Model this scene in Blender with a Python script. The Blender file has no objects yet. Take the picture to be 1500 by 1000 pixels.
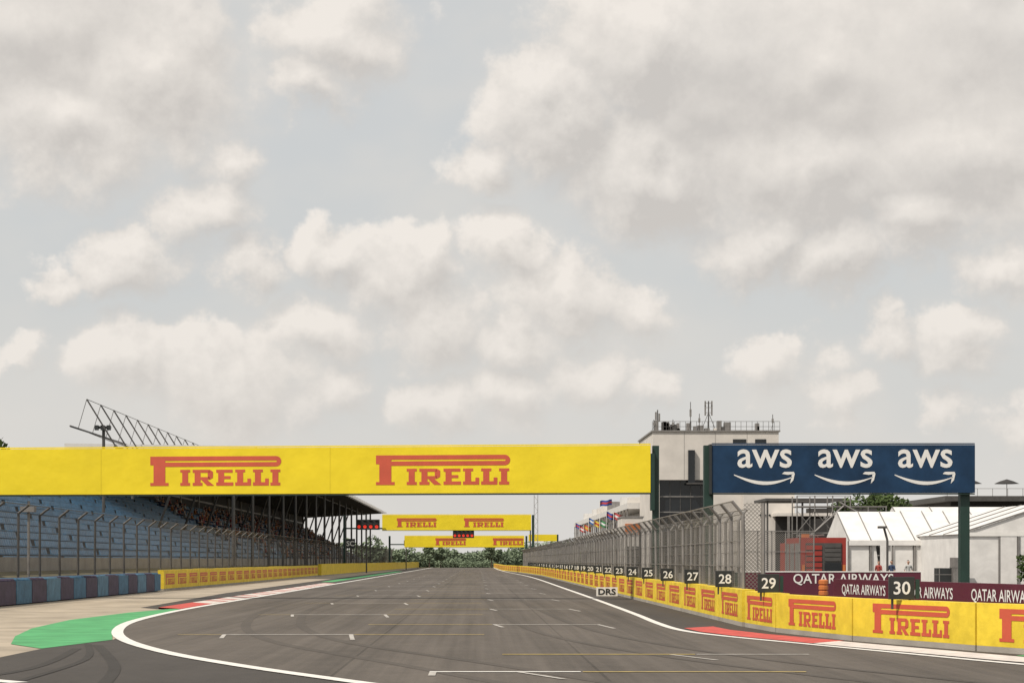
import bpy, math, random
from mathutils import Vector, Matrix
random.seed(7)
R=math.radians
scene=bpy.context.scene
scene.view_settings.view_transform='Standard'
scene.view_settings.look='None'
scene.view_settings.exposure=0
COL=scene.collection

# ------------------------------------------------------------------ materials
def newmat(name):
    m=bpy.data.materials.new(name); m.use_nodes=True
    return m, m.node_tree, m.node_tree.nodes["Principled BSDF"]
def mat(name,col,rough=0.7,var=0.12,scale=2.0,metal=0.0,bump=0.0,bscale=40,spec=0.5,stretch=(1,1,1)):
    m,nt,b=newmat(name); N=nt.nodes; L=nt.links
    geo=N.new("ShaderNodeNewGeometry")
    mp=N.new("ShaderNodeVectorMath"); mp.operation='MULTIPLY'; mp.inputs[1].default_value=stretch
    L.new(geo.outputs['Position'],mp.inputs[0])
    nz=N.new("ShaderNodeTexNoise"); nz.inputs['Scale'].default_value=scale; nz.inputs['Detail'].default_value=4
    nz.inputs['Roughness'].default_value=0.6
    L.new(mp.outputs[0],nz.inputs['Vector'])
    cr=N.new("ShaderNodeValToRGB")
    c=col
    cr.color_ramp.elements[0].position=0.3; cr.color_ramp.elements[1].position=0.7
    cr.color_ramp.elements[0].color=(c[0]*(1-var),c[1]*(1-var),c[2]*(1-var),1)
    cr.color_ramp.elements[1].color=(min(1,c[0]*(1+var)),min(1,c[1]*(1+var)),min(1,c[2]*(1+var)),1)
    L.new(nz.outputs['Fac'],cr.inputs[0]); L.new(cr.outputs[0],b.inputs['Base Color'])
    b.inputs['Roughness'].default_value=rough; b.inputs['Metallic'].default_value=metal
    b.inputs['Specular IOR Level'].default_value=spec
    if bump>0:
        n2=N.new("ShaderNodeTexNoise"); n2.inputs['Scale'].default_value=bscale; n2.inputs['Detail'].default_value=3
        L.new(mp.outputs[0],n2.inputs['Vector'])
        bp=N.new("ShaderNodeBump"); bp.inputs['Strength'].default_value=bump; bp.inputs['Distance'].default_value=0.05
        L.new(n2.outputs['Fac'],bp.inputs['Height']); L.new(bp.outputs[0],b.inputs['Normal'])
    return m

YEL=mat("banner_yellow_vinyl",(0.80,0.625,0.025),0.55,0.07,0.5,bump=0.8,bscale=0.9,spec=0.25)
YELS=mat("banner_seam",(0.70,0.54,0.022),0.6,0.06,0.5,spec=0.25)
WYEL=mat("wall_yellow_vinyl",(0.74,0.54,0.045),0.6,0.16,1.7,bump=0.3,bscale=4,spec=0.25)
RED=mat("logo_red",(0.54,0.09,0.045),0.6,0.08,2)
NAVY=mat("navy_vinyl",(0.012,0.038,0.085),0.5,0.3,0.8,spec=0.25,bump=.4,bscale=1)
WHT=mat("white_paint",(0.76,0.74,0.70),0.6,0.05,3)
ROADWHT=mat("road_line_white",(0.70,0.67,0.62),0.8,0.16,5)
FADEWHT=mat("faded_grid_white",(0.42,0.39,0.35),0.8,0.35,4)
ROADYEL=mat("road_line_yellow",(0.46,0.34,0.11),0.8,0.25,5)
BLK=mat("board_black",(0.025,0.028,0.028),0.5,0.15,3)
DKGREEN=mat("dark_green_steel",(0.014,0.04,0.03),0.5,0.15,2)
STEEL=mat("galvanised_steel",(0.25,0.235,0.22),0.5,0.2,2,metal=0.4)
DSTEEL=mat("dark_steel",(0.09,0.085,0.08),0.55,0.2,2,metal=0.3)
CONC=mat("concrete",(0.33,0.30,0.26),0.85,0.18,0.8,bump=0.2)
STEPC=mat("terrace_concrete",(0.17,0.165,0.16),0.85,0.25,0.8)
MAROON=mat("maroon_vinyl",(0.10,0.014,0.03),0.5,0.12,1.5)
BLUESEAT=mat("blue_seat_plastic",(0.055,0.15,0.25),0.45,0.35,0.9)
GREYSEAT=mat("grey_seat_plastic",(0.09,0.12,0.15),0.6,0.2,0.6)
BLUET=mat("tyre_blue",(0.05,0.14,0.23),0.7,0.3,2.5)
PURPT=mat("tyre_purple",(0.055,0.04,0.075),0.7,0.3,2.5)
BLUET2=mat("tyre_light_blue",(0.08,0.18,0.27),0.7,0.3,2.5)
ROOFW=mat("roof_white_sheet",(0.62,0.60,0.57),0.6,0.06,1)
RENDER_W=mat("white_render",(0.60,0.56,0.51),0.8,0.12,0.35)
GLASSD=mat("dark_glass",(0.012,0.015,0.018),0.12,0.3,0.4)
DARKW=mat("dark_wall",(0.035,0.032,0.03),0.8,0.2,0.5)
TENT=mat("tent_pvc",(0.71,0.69,0.66),0.5,0.10,1.0,bump=0.9,bscale=0.9)
REDT=mat("truck_red",(0.30,0.035,0.025),0.4,0.12,1.5)
RUB=mat("rubber",(0.02,0.02,0.02),0.8,0.1,3)
ORANGE=mat("orange_plastic",(0.50,0.15,0.04),0.5,0.1,3)
GREENP=mat("green_paint_runoff",(0.075,0.32,0.12),0.85,0.22,1.2)
KRED=mat("kerb_red",(0.50,0.075,0.06),0.8,0.22,3)
KWHT=mat("kerb_white",(0.60,0.54,0.49),0.8,0.18,3)
KPINK=mat("kerb_worn_red",(0.46,0.20,0.17),0.8,0.2,3)
BEIGE=mat("dusty_concrete_apron",(0.36,0.30,0.225),0.9,0.28,0.45,bump=0.3,bscale=15)
GRASS=mat("dry_grass_ground",(0.13,0.11,0.055),0.95,0.3,0.25,bump=0.4,bscale=12)
BARK=mat("bark",(0.07,0.05,0.035),0.9,0.2,6)
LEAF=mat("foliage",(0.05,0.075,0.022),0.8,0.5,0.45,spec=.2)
LEAFHAZE=mat("foliage_far_hazed",(0.17,0.21,0.135),0.9,0.25,0.2,spec=.1)  # aerial haze painted into the leaf colour: paler and greyer for distant trees
SKIN=mat("skin",(0.45,0.26,0.18),0.6,0.05,8)
SHIRTS=[mat("shirt_%s"%n,c,0.85,0.1,8) for n,c in [("white",(0.45,0.45,0.43)),("red",(0.28,0.05,0.04)),("orange",(0.4,0.15,0.04)),("navy",(0.03,0.05,0.1)),("black",(0.03,0.03,0.03)),("grey",(0.2,0.19,0.18))]]
m_lamp,nt,b=newmat("red_signal_lamp"); b.inputs['Base Color'].default_value=(0.5,0.02,0.01,1)
b.inputs['Emission Color'].default_value=(1,0.06,0.03,1); b.inputs['Emission Strength'].default_value=0.5
LAMP=m_lamp

def asphalt(name,base,track):
    m,nt,b=newmat(name); N=nt.nodes; L=nt.links
    geo=N.new("ShaderNodeNewGeometry")
    def noise(scale,st,detail=5,rough=0.6):
        v=N.new("ShaderNodeVectorMath"); v.operation='MULTIPLY'; v.inputs[1].default_value=st
        L.new(geo.outputs['Position'],v.inputs[0])
        n=N.new("ShaderNodeTexNoise"); n.inputs['Scale'].default_value=scale; n.inputs['Detail'].default_value=detail
        n.inputs['Roughness'].default_value=rough; L.new(v.outputs[0],n.inputs['Vector']); return n.outputs['Fac']
    def mth(op,a,bv):
        n=N.new("ShaderNodeMath"); n.operation=op
        for i,x in enumerate((a,bv)):
            if isinstance(x,(int,float)): n.inputs[i].default_value=x
            else: L.new(x,n.inputs[i])
        return n.outputs[0]
    big=noise(0.18,(1,0.35,1)); streak=noise(1.1,(1,0.02,1),4); fine=noise(35,(1,1,1),3,0.7); streak2=noise(5,(1,0.006,1),2)
    mid=noise(2.2,(1,.6,1),4,.7)
    s=mth('ADD',mth('MULTIPLY',mth('SUBTRACT',big,0.5),.9),mth('MULTIPLY',mth('SUBTRACT',streak,0.5),.95 if track else 0.3))
    s=mth('ADD',s,mth('MULTIPLY',mth('SUBTRACT',fine,0.5),0.9))
    s=mth('ADD',s,mth('MULTIPLY',mth('SUBTRACT',mid,0.5),0.4))
    s=mth('ADD',s,mth('MULTIPLY',mth('SUBTRACT',streak2,0.5),0.55 if track else 0.1))
    s=mth('ADD',s,1.0)
    if track:
        sep=N.new("ShaderNodeSeparateXYZ"); L.new(geo.outputs['Position'],sep.inputs[0])
        for xs in (-6.7,-2.2,1.9):
            d=mth('ABSOLUTE',mth('SUBTRACT',sep.outputs[0],xs),0)
            k=mth('LESS_THAN',d,0.025)
            s=mth('SUBTRACT',s,mth('MULTIPLY',k,0.28))
    mix=N.new("ShaderNodeVectorMath"); mix.operation='SCALE'; mix.inputs[0].default_value=base
    L.new(s,mix.inputs['Scale']); L.new(mix.outputs[0],b.inputs['Base Color'])
    b.inputs['Roughness'].default_value=0.85; b.inputs['Specular IOR Level'].default_value=0.25
    bp=N.new("ShaderNodeBump"); bp.inputs['Strength'].default_value=0.5; bp.inputs['Distance'].default_value=0.01
    L.new(fine,bp.inputs['Height']); L.new(bp.outputs[0],b.inputs['Normal'])
    return m
ASPH=asphalt("track_asphalt",(0.108,0.092,0.077),True)
ASPH2=asphalt("old_asphalt",(0.068,0.060,0.053),False)
ASPH3=asphalt("pit_lane_asphalt",(0.12,0.11,0.10),False)

def chain(name,p,t,col):
    m,nt,b=newmat(name); N=nt.nodes; L=nt.links
    geo=N.new("ShaderNodeNewGeometry"); sep=N.new("ShaderNodeSeparateXYZ"); L.new(geo.outputs['Position'],sep.inputs[0])
    def mth(op,a,bv=0.0):
        n=N.new("ShaderNodeMath"); n.operation=op
        for i,x in enumerate((a,bv)):
            if isinstance(x,(int,float)): n.inputs[i].default_value=x
            else: L.new(x,n.inputs[i])
        return n.outputs[0]
    s=mth('ADD',sep.outputs[0],sep.outputs[1])
    a=mth('LESS_THAN',mth('FRACT',mth('DIVIDE',mth('ADD',s,sep.outputs[2]),p)),t)
    c=mth('LESS_THAN',mth('FRACT',mth('DIVIDE',mth('SUBTRACT',s,sep.outputs[2]),p)),t)
    f=mth('MAXIMUM',a,c)
    b.inputs['Base Color'].default_value=(*col,1); b.inputs['Roughness'].default_value=0.5; b.inputs['Metallic'].default_value=0.3
    tr=N.new("ShaderNodeBsdfTransparent"); mx=N.new("ShaderNodeMixShader")
    L.new(f,mx.inputs[0]); L.new(tr.outputs[0],mx.inputs[1]); L.new(b.outputs[0],mx.inputs[2])
    L.new(mx.outputs[0],N["Material Output"].inputs['Surface'])
    return m
CHAIN=chain("chain_link_wire",0.11,0.20,(0.20,0.185,0.165))
CHAINL=chain("chain_link_wire_weathered",0.13,0.12,(0.14,0.12,0.10))

# ------------------------------------------------------------------ mesh builder
class MB:
    def __init__(s,name): s.name=name; s.v=[]; s.f=[]; s.mi=[]; s.mats=[]
    def m(s,mt):
        if mt not in s.mats: s.mats.append(mt)
        return s.mats.index(mt)
    def poly(s,pts,mt):
        b=len(s.v); s.v.extend([tuple(p) for p in pts]); s.f.append(tuple(range(b,b+len(pts)))); s.mi.append(s.m(mt))
    def hexa(s,c,mt):
        b=len(s.v); s.v.extend([tuple(p) for p in c]); k=s.m(mt)
        for q in ((3,2,1,0),(4,5,6,7),(0,1,5,4),(1,2,6,5),(2,3,7,6),(3,0,4,7)):
            s.f.append(tuple(b+i for i in q)); s.mi.append(k)
    def box(s,x0,x1,y0,y1,z0,z1,mt):
        s.hexa([(x0,y0,z0),(x1,y0,z0),(x1,y1,z0),(x0,y1,z0),(x0,y0,z1),(x1,y0,z1),(x1,y1,z1),(x0,y1,z1)],mt)
    def slab(s,a,b2,th,z0,z1,mt):
        a=Vector(a); b2=Vector(b2); d=(b2-a).normalized(); n=Vector((d.y,-d.x))*th
        p=[a,b2,b2+n,a+n]
        s.hexa([(q.x,q.y,z0) for q in p]+[(q.x,q.y,z1) for q in p],mt)
    def tube(s,p0,p1,r,mt,n=6,r1=None):
        p0=Vector(p0);p1=Vector(p1); r1=r if r1 is None else r1
        d=(p1-p0).normalized(); u=d.orthogonal().normalized(); w=d.cross(u)
        b=len(s.v); k=s.m(mt)
        for P,rr in((p0,r),(p1,r1)):
            for i in range(n):
                a=2*math.pi*i/n; s.v.append(tuple(P+u*math.cos(a)*rr+w*math.sin(a)*rr))
        for i in range(n):
            j=(i+1)%n; s.f.append((b+i,b+j,b+n+j,b+n+i)); s.mi.append(k)
        s.f.append(tuple(b+i for i in range(n-1,-1,-1))); s.mi.append(k)
        s.f.append(tuple(b+n+i for i in range(n))); s.mi.append(k)
    def lathe(s,c,prof,mt,n=12):
        b=len(s.v); k=s.m(mt)
        for r,z in prof:
            for i in range(n):
                a=2*math.pi*i/n; s.v.append((c[0]+r*math.cos(a),c[1]+r*math.sin(a),c[2]+z))
        for q in range(len(prof)-1):
            for i in range(n):
                j=(i+1)%n; s.f.append((b+q*n+i,b+q*n+j,b+(q+1)*n+j,b+(q+1)*n+i)); s.mi.append(k)
        s.f.append(tuple(b+(len(prof)-1)*n+i for i in range(n))); s.mi.append(k)
    def text(s,string,h,origin,u,up,mt,bold=0.0,cx=True,width=None):
        cu=bpy.data.curves.new("t",'FONT'); cu.body=string; cu.size=1.0; cu.offset=bold; cu.resolution_u=3
        ob=bpy.data.objects.new("t",cu); COL.objects.link(ob)
        me=bpy.data.meshes.new_from_object(ob.evaluated_get(bpy.context.evaluated_depsgraph_get()))
        bpy.data.objects.remove(ob); bpy.data.curves.remove(cu)
        xs=[v.co.x for v in me.vertices]; ys=[v.co.y for v in me.vertices]
        x0,x1,y0,y1=min(xs),max(xs),min(ys),max(ys)
        sc=h/(y1-y0); sx=sc if width is None else width/(x1-x0)
        ox=(x0+x1)/2 if cx else x0
        O=Vector(origin);u=Vector(u).normalized();up=Vector(up).normalized()
        b=len(s.v); k=s.m(mt)
        for v in me.vertices: s.v.append(tuple(O+u*((v.co.x-ox)*sx)+up*((v.co.y-(y0+y1)/2)*sc)))
        for p in me.polygons: s.f.append(tuple(b+i for i in p.vertices)); s.mi.append(k)
        bpy.data.meshes.remove(me)
    def logo(s,origin,u,width,mt,height=None):
        O=Vector(origin);u=Vector(u).normalized();dn=Vector((0,0,-1)); k=width/202.0; kv=k if height is None else height/44.0
        def P(pts): s.poly([O+u*(a*k)+dn*(c*kv) for a,c in pts],mt)
        def Rr(a0,c0,a1,c1): P([(a0,c1),(a1,c1),(a1,c0),(a0,c0)])
        Rr(0,0,192,6.5); Rr(23,9,192,15.5); Rr(0,6.5,23,9); Rr(0,9,23,13); Rr(5,13,23,39.5); Rr(0,39.5,28,44)
        outer=[(192+8*math.sin(t),7.75-7.75*math.cos(t)) for t in [math.pi*i/10 for i in range(11)]]
        inner=[(192+1.2*math.sin(t),7.75-1.25*math.cos(t)) for t in [math.pi*i/10 for i in range(11)]]
        for i in range(10): P([outer[i+1],outer[i],inner[i],inner[i+1]][::1])
        x=46
        def I(x): Rr(x,20,x+15,24);Rr(x+3,24,x+12,39.5);Rr(x,39.5,x+15,44)
        I(x); x+=19
        Rr(x,20,x+26,24.5);Rr(x+3,24.5,x+12,39.5);Rr(x,39.5,x+15,44);Rr(x+12,31,x+26,35)
        P([(x+26,35),(x+31,32),(x+31,23),(x+26,20),(x+23,24.5),(x+23,31)]); P([(x+13,35),(x+22,35),(x+33,44),(x+22,44)]); x+=36
        Rr(x,20,x+25,24.5);Rr(x+3,24.5,x+12,39);Rr(x,39,x+26,44);Rr(x+12,29.7,x+22,34); x+=29
        for _ in range(2):
            Rr(x,20,x+15,24);Rr(x+3,24,x+12,39);Rr(x,39,x+24,44);Rr(x+18.5,33.5,x+24,39); x+=27
        I(x-0.5)
    def done(s,smooth=False,parent=None):
        me=bpy.data.meshes.new(s.name); me.from_pydata(s.v,[],s.f)
        for mt in s.mats: me.materials.append(mt)
        me.polygons.foreach_set("material_index",s.mi)
        if smooth: me.polygons.foreach_set("use_smooth",[True]*len(s.f))
        me.update(); ob=bpy.data.objects.new(s.name,me); COL.objects.link(ob)
        if parent: ob.parent=parent
        return ob

# ------------------------------------------------------------------ ground, track, paint
def sheet(name,pts,z,mt):
    b=MB(name); b.poly([(x,y,z) for x,y in pts],mt); return b.done()
def smooth(pts,n=6):
    out=[]
    P=[pts[0]]+list(pts)+[pts[-1]]
    for i in range(1,len(P)-2):
        p0,p1,p2,p3=[Vector(q) for q in P[i-1:i+3]]
        for k in range(n):
            t=k/n
            out.append(0.5*((2*p1)+(p2-p0)*t+(2*p0-5*p1+4*p2-p3)*t*t+(3*p1-p0-3*p2+p3)*t**3))
    out.append(Vector(pts[-1])); return out
def ribbon(b,pts,w,z,mt):
    pts=[Vector(p) for p in pts]
    ns=[]
    for i in range(len(pts)):
        d=(pts[min(i+1,len(pts)-1)]-pts[max(i-1,0)]).normalized(); ns.append(Vector((-d.y,d.x)))
    for i in range(len(pts)-1):
        a=pts[i]-ns[i]*w/2;c=pts[i+1]-ns[i+1]*w/2;d=pts[i+1]+ns[i+1]*w/2;e=pts[i]+ns[i]*w/2
        b.poly([(a.x,a.y,z),(c.x,c.y,z),(d.x,d.y,z),(e.x,e.y,z)],mt)

sheet("ground",[(-6000,-3000),(6000,-3000),(6000,9000),(-6000,9000)],0,GRASS)
sheet("concrete_apron",[(-40,5),(-8.0,5),(-8.0,70),(-10,90),(-10,420),(-17,420),(-19.2,110),(-19.2,40),(-40,30)],0.004,BEIGE)
sheet("runoff_asphalt",[(-8.5,-20),(16,-20),(16,26),(11.6,33),(9,40),(7.8,48),(7.5,420),(-13.4,420),(-13.6,150),(-13.4,100),(-12.4,69),(-10,64),(-8,41),(-8.6,37)],0.008,ASPH2)
sheet("pit_lane",[(7.45,49),(11,37),(15,26),(60,20),(120,60),(120,520),(7.2,520)],0.006,ASPH3)

left=smooth([(3,18),(0.6,22.5),(-1.87,27),(-3.95,31),(-5.96,35.6),(-7.8,41.3),(-9.1,47.6),(-9.9,54.7),(-10.35,66),(-10.4,80),(-10.4,110),(-10.4,200),(-10.6,440)],5)
right=smooth([(13,20),(11,26),(9.1,31.2),(7.77,35.6),(6.75,39.1),(5.63,43.0),(5.05,46.4),(4.95,52),(5.1,65),(5.3,110),(5.4,200),(3.9,300),(3.6,440)],5)
def xat(pl,y):
    for a,c in zip(pl[:-1],pl[1:]):
        if a.y<=y<=c.y: return a.x+(c.x-a.x)*(y-a.y)/(c.y-a.y)
    return pl[-1].x
ys=[20+i for i in range(60)]+[80+10*i for i in range(37)]
b=MB("race_track")
for y0,y1 in zip(ys[:-1],ys[1:]):
    b.poly([(xat(left,y0),y0,.012),(xat(right,y0),y0,.012),(xat(right,y1),y1,.012),(xat(left,y1),y1,.012)],ASPH)
b.done()
b=MB("track_edge_lines")
ribbon(b,left,0.28,0.022,ROADWHT); ribbon(b,right,0.22,0.022,ROADWHT)
ribbon(b,[(-8.45,28.6),(-6.5,26.6)],0.3,0.022,ROADWHT)
b.done()
b=MB("rubber_marks")
DARKR=asphalt("rubbered_asphalt",(0.050,0.045,0.040),False)
DARKT=asphalt("rubbered_track",(0.091,0.078,0.066),False)
marks=[([(-8.0,25),(-7.2,30),(-7.9,37)],.18,DARKR),([(-5.2,26),(-6.0,31),(-7.8,38.5)],.2,DARKR),([(-6.6,27),(-6.9,33),(-8.1,39)],.14,DARKR),
 ([(1.2,24),(-1.2,31),(-4.6,41),(-6.6,54),(-7.6,75),(-7.4,120)],.26,DARKT),([(2.7,24),(.4,31),(-3.1,41),(-5.1,54),(-6.1,75),(-5.9,120)],.26,DARKT),
 ([(6.6,24),(3.6,33),(1.6,44),(.8,60),(.2,90)],.2,DARKT),([(8.1,24),(5.0,33),(3.1,44),(2.3,60),(1.7,90)],.2,DARKT)]
for i,(p,wd,mt) in enumerate(marks):
    ribbon(b,smooth(p,6),wd,0.0135+.0007*i,mt)
b.done()
b=MB("painted_runoff")
b.poly([(x,y,.014) for x,y in [(-8.6,37),(-8.0,41.1),(-9.2,47.2),(-10.05,54.7),(-10.5,65),(-10.75,68.7),(-11.6,62.5),(-11.9,54.7),(-11.4,48),(-10.6,43),(-9.7,39.0)]],GREENP)
b.poly([(x,y,.014) for x,y in [(-11.6,150),(-11.6,290),(-12.9,290),(-12.6,150)]],GREENP)
b.poly([(x,y,.014) for x,y in [(9.8,34.2),(10.15,34.6),(11.8,31.0),(11.3,29.2)]],GREENP)
b.done()
def kerb(name,pts,w,step,h=0.05,start=0,colors=(KRED,KWHT)):
    b=MB(name); P=[Vector(p) for p in pts]; 
    for i in range(len(P)-1):
        a,c=P[i],P[i+1]; Ln=(c-a).length; d=(c-a)/Ln; n=Vector((-d.y,d.x))*w; k=max(1,int(Ln/step))
        for j in range(k):
            q0=a+d*(Ln*j/k); q1=a+d*(Ln*(j+1)/k)
            mt=colors[(start+j+i*k)%len(colors)]
            b.poly([(q0.x,q0.y,.02),(q1.x,q1.y,.02),(q1.x+n.x,q1.y+n.y,.02+h),(q0.x+n.x,q0.y+n.y,.02+h)],mt)
            b.poly([(q0.x+n.x,q0.y+n.y,.02+h),(q1.x+n.x,q1.y+n.y,.02+h),(q1.x+n.x,q1.y+n.y,0),(q0.x+n.x,q0.y+n.y,0)],mt)
    return b.done()
kerb("kerb",[(-10.6,67),(-10.6,75)],0.8,5.5,colors=(KRED,KRED))
kerb("kerb",[(-10.6,75),(-10.6,140)],0.8,1.6,colors=(KWHT,KWHT,KPINK,KWHT,KPINK))
def rk(name,pts,w,mt,z=0.02,h=0.04):
    b=MB(name); P=[Vector(p) for p in pts]
    for i in range(len(P)-1):
        a,c=P[i],P[i+1]; d=(c-a).normalized(); n=Vector((d.y,-d.x))*w
        mm=mt[i%len(mt)]
        b.poly([(a.x,a.y,z),(a.x+n.x,a.y+n.y,z+h),(c.x+n.x,c.y+n.y,z+h),(c.x,c.y,z)],mm)
        b.poly([(a.x+n.x,a.y+n.y,z+h),(a.x+n.x,a.y+n.y,0),(c.x+n.x,c.y+n.y,0),(c.x+n.x,c.y+n.y,z+h)],mm)
    return b.done()
rk("kerb",[(12.9,21.8),(10.9,27.5),(8.95,32.8),(7.95,36.0),(7.0,39.2)],0.6,(KWHT,))
rk("kerb",[(6.98,39.25),(5.9,43),(5.4,45.6),(5.27,48)],0.75,(KRED,))

b=MB("grid_markings")
def rect(x0,x1,y0,y1,mt): b.poly([(x0,y0,.022),(x1,y0,.022),(x1,y1,.022),(x0,y1,.022)],mt)
for k in range(0,19):
    yl=43.8+16*k; yr=50.6+16*k
    for X0,X1,yy in((-5.95,-2.9,yl),(.4,3.3,yr)):
        rect(X0,X1,yy-.12,yy+.12,FADEWHT)
        b.poly([(X0,yy-.13,.022),(X0+.1,yy-.13,.022),(X0+.30,yy-2.1,.022),(X0+.20,yy-2.1,.022)],FADEWHT)
        b.poly([(X1-.1,yy-.13,.022),(X1,yy-.13,.022),(X1+.22,yy-2.9,.022),(X1+.12,yy-2.9,.022)],FADEWHT)
    rect(-7.0,-5.98,yl-.06,yl+.06,ROADYEL)
    rect(-2.88,.15,yl-.08,yl+.08,ROADYEL)
    rect(-2.95,.38,yr-.08,yr+.08,ROADYEL)
rect(.45,4.0,34.5,34.68,ROADYEL); rect(4.03,6.1,34.5,34.66,FADEWHT)
b.poly([(3.5,34.45,.022),(3.6,34.45,.022),(4.2,32.6,.022),(4.1,32.6,.022)],FADEWHT)
rect(-.75,1.6,29.1,29.28,ROADWHT); rect(1.63,5.1,29.1,29.24,ROADYEL); rect(-.75,-.64,28.2,29.08,FADEWHT)
b.poly([(.6,29.08,.022),(.7,29.08,.022),(1.3,27.4,.022),(1.2,27.4,.022)],FADEWHT)
b.done()

# ------------------------------------------------------------------ walls
def wall_ads(name,pts,zt,panel,logo_w,th=0.35,facing=1,mt=WYEL,gap=0.06,lh=None):
    b=MB(name)
    for a,c in zip(pts[:-1],pts[1:]):
        a=Vector(a);c=Vector(c);Ln=(c-a).length;d=(c-a)/Ln;k=max(1,round(Ln/panel));pl=Ln/k
        nrm=Vector((-d.y,d.x))*facing
        for i in range(k):
            p0=a+d*(pl*i+gap/2);p1=a+d*(pl*(i+1)-gap/2)
            q=-nrm*th
            ptsb=[p0,p1,p1+q,p0+q]
            if facing==-1: ptsb=[p1,p0,p0+q,p1+q]
            ptsb=ptsb[::-1]
            j=random.uniform(-.015,.015)
            b.hexa([(v.x,v.y,0.12) for v in ptsb]+[(v.x,v.y,zt+j) for v in ptsb],mt)
            b.hexa([(v.x,v.y,0.0) for v in ptsb]+[(v.x,v.y,0.119) for v in ptsb],CONC)
            if logo_w:
                w=min(logo_w,pl*0.9); mid=(p0+p1)/2
                read=Vector((-nrm.y,nrm.x))
                st=mid-read*(w/2)+nrm*0.008
                H=lh if lh else w*44/202
                b.logo((st.x,st.y,0.12+(zt-0.12)/2+H/2),(read.x,read.y,0),w,RED,H)
    return b
b=wall_ads("pit_wall",[(6.95,49.4),(6.95,205),(5.8,255),(3.9,300),(3.6,430)],0.98,4.9,3.3,facing=1,lh=0.62)
b.done()
b=wall_ads("pit_entry_wall",[(16.5,23.8),(13.6,27.8),(11.3,31.9),(9.55,36),(8.1,40.6),(7.2,45.4),(6.98,49.1)],0.94,9,3.05,facing=1,lh=0.62)
b.done()
b=wall_ads("track_side_wall",[(-17.9,107),(-17.5,140),(-17.3,203)],1.2,4.0,3.0,facing=-1,lh=0.62); b.done()
b=wall_ads("track_side_wall",[(-17.0,204),(-15.6,300),(-13.5,430)],1.35,4.0,0,facing=-1); b.done()

b=MB("tyre_barrier")
y=38.0
prof=[]
for k in range(4):
    z=k*0.26
    prof+=[(.25,z),(.31,z+.06),(.31,z+.20),(.25,z+.26)]
while y<106:
    seg=int(y/2.6)%4
    mt=(BLUET,PURPT,BLUET2,PURPT)[seg]
    b.lathe((-18.25+random.uniform(-.03,.03),y,0),prof,mt,10); 
    b.lathe((-18.85+random.uniform(-.03,.03),y+.3,0),prof,mt,8)
    y+=0.62
y=38.0
while y<106:
    seg=int((y+.01)/2.6)%4; y1=(int((y+.01)/2.6)+1)*2.6
    mt=(BLUET,PURPT,BLUET2,PURPT)[seg]
    b.box(-17.93,-17.9,y+.05,min(y1,106)-.05,0.05,0.98+random.uniform(-.04,.03),mt); y=y1
b.done()

# ------------------------------------------------------------------ fences
def fence(name,x,y0,y1,z0,z1,sp,lean,mt,post,r=0.045,rails=(0.5,1.0)):
    b=MB(name); n=int((y1-y0)/sp)
    for i in range(n+1):
        y=y0+i*sp; t=random.uniform(-.03,.03)
        b.tube((x,y,z0-0.3 if z0>0.4 else 0),(x+t,y,z1-.35),r,post)
        b.tube((x+t,y,z1-.35),(x+lean+t,y,z1),r*.9,post)
    b.poly([(x,y0,z0),(x,y1,z0),(x,y1,z1-.35),(x,y0,z1-.35)],mt)
    b.poly([(x,y0,z1-.35),(x,y1,z1-.35),(x+lean,y1,z1),(x+lean,y0,z1)],mt)
    for f in rails:
        z=z0+(z1-.35-z0)*f; b.tube((x-.03,y0,z),(x-.03,y1,z),.015,post,4)
    b.tube((x+lean,y0,z1),(x+lean,y1,z1),.02,post,4)
    return b
b=fence("debris_fence",7.22,51,300,0.9,3.35,2.5,-.3,CHAIN,STEEL,r=.05,rails=(.02,.33,.66,1.0))
b.poly([(7.22,51,.95),(7.75,51,.95),(7.75,51,3.3),(7.22,51,3.3)],CHAIN); b.tube((7.75,51,0),(7.75,51,3.3),.06,STEEL)
b.done()
b=fence("debris_fence",8.2,59,300,0.0,3.35,3.0,.25,CHAIN,STEEL,rails=(.3,.66,1.0)); b.done()
b=fence("debris_fence",-19.6,40,430,0.0,4.1,4.0,.45,CHAINL,DSTEEL,r=.06,rails=(.3,.6,1.0)); b.done()
b=MB("paddock_fence")
for i in range(7):
    x=13.4+i*.75; b.tube((x,100,0),(x,100,3.3),.035,STEEL)
b.poly([(13.4,100,0),(17.9,100,0),(17.9,100,3.3),(13.4,100,3.3)],CHAIN)
for z in(1.1,2.2,3.3): b.tube((13.4,99.95,z),(17.9,99.95,z),.025,STEEL,4)
b.done()

# ------------------------------------------------------------------ gantries
def gantry(name,a,c,z0,z1,depth,logos,lw,panel=YEL,posts=(),postr=.25,lift=0.01,seam=None):
    b=MB(name); a=Vector(a);c=Vector(c);d=(c-a).normalized(); n=Vector((d.y,-d.x))
    p=[a,c,c-n*depth,a-n*depth]
    b.hexa([(v.x,v.y,z0) for v in p]+[(v.x,v.y,z1) for v in p],panel)
    for z in (z0-.05,z1+.05):
        b.tube((a.x+n.x*-.06,a.y-n.y*.06,z),(c.x-n.x*.06,c.y-n.y*.06,z),.04,panel if z>z0 else DKGREEN,4)
    if seam:
        for s_ in seam:
            o=a+d*s_+n*.004; e=o+d*.03
            b.poly([(o.x,o.y,z0+.01),(e.x,e.y,z0+.01),(e.x,e.y,z1-.01),(o.x,o.y,z1-.01)],YELS)
    for s in logos:
        o=a+d*s+n*lift; H=lw*44/202
        b.logo((o.x,o.y,(z0+z1)/2+H/2),(d.x,d.y,0),lw,RED)
    for px,py in posts:
        b.box(px-postr/2,px+postr/2,py-postr/2,py+postr/2,0.02,z1+.0,DKGREEN)
        b.box(px-postr,px+postr,py-postr,py+postr,0.0,0.25,CONC)
    return b
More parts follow.
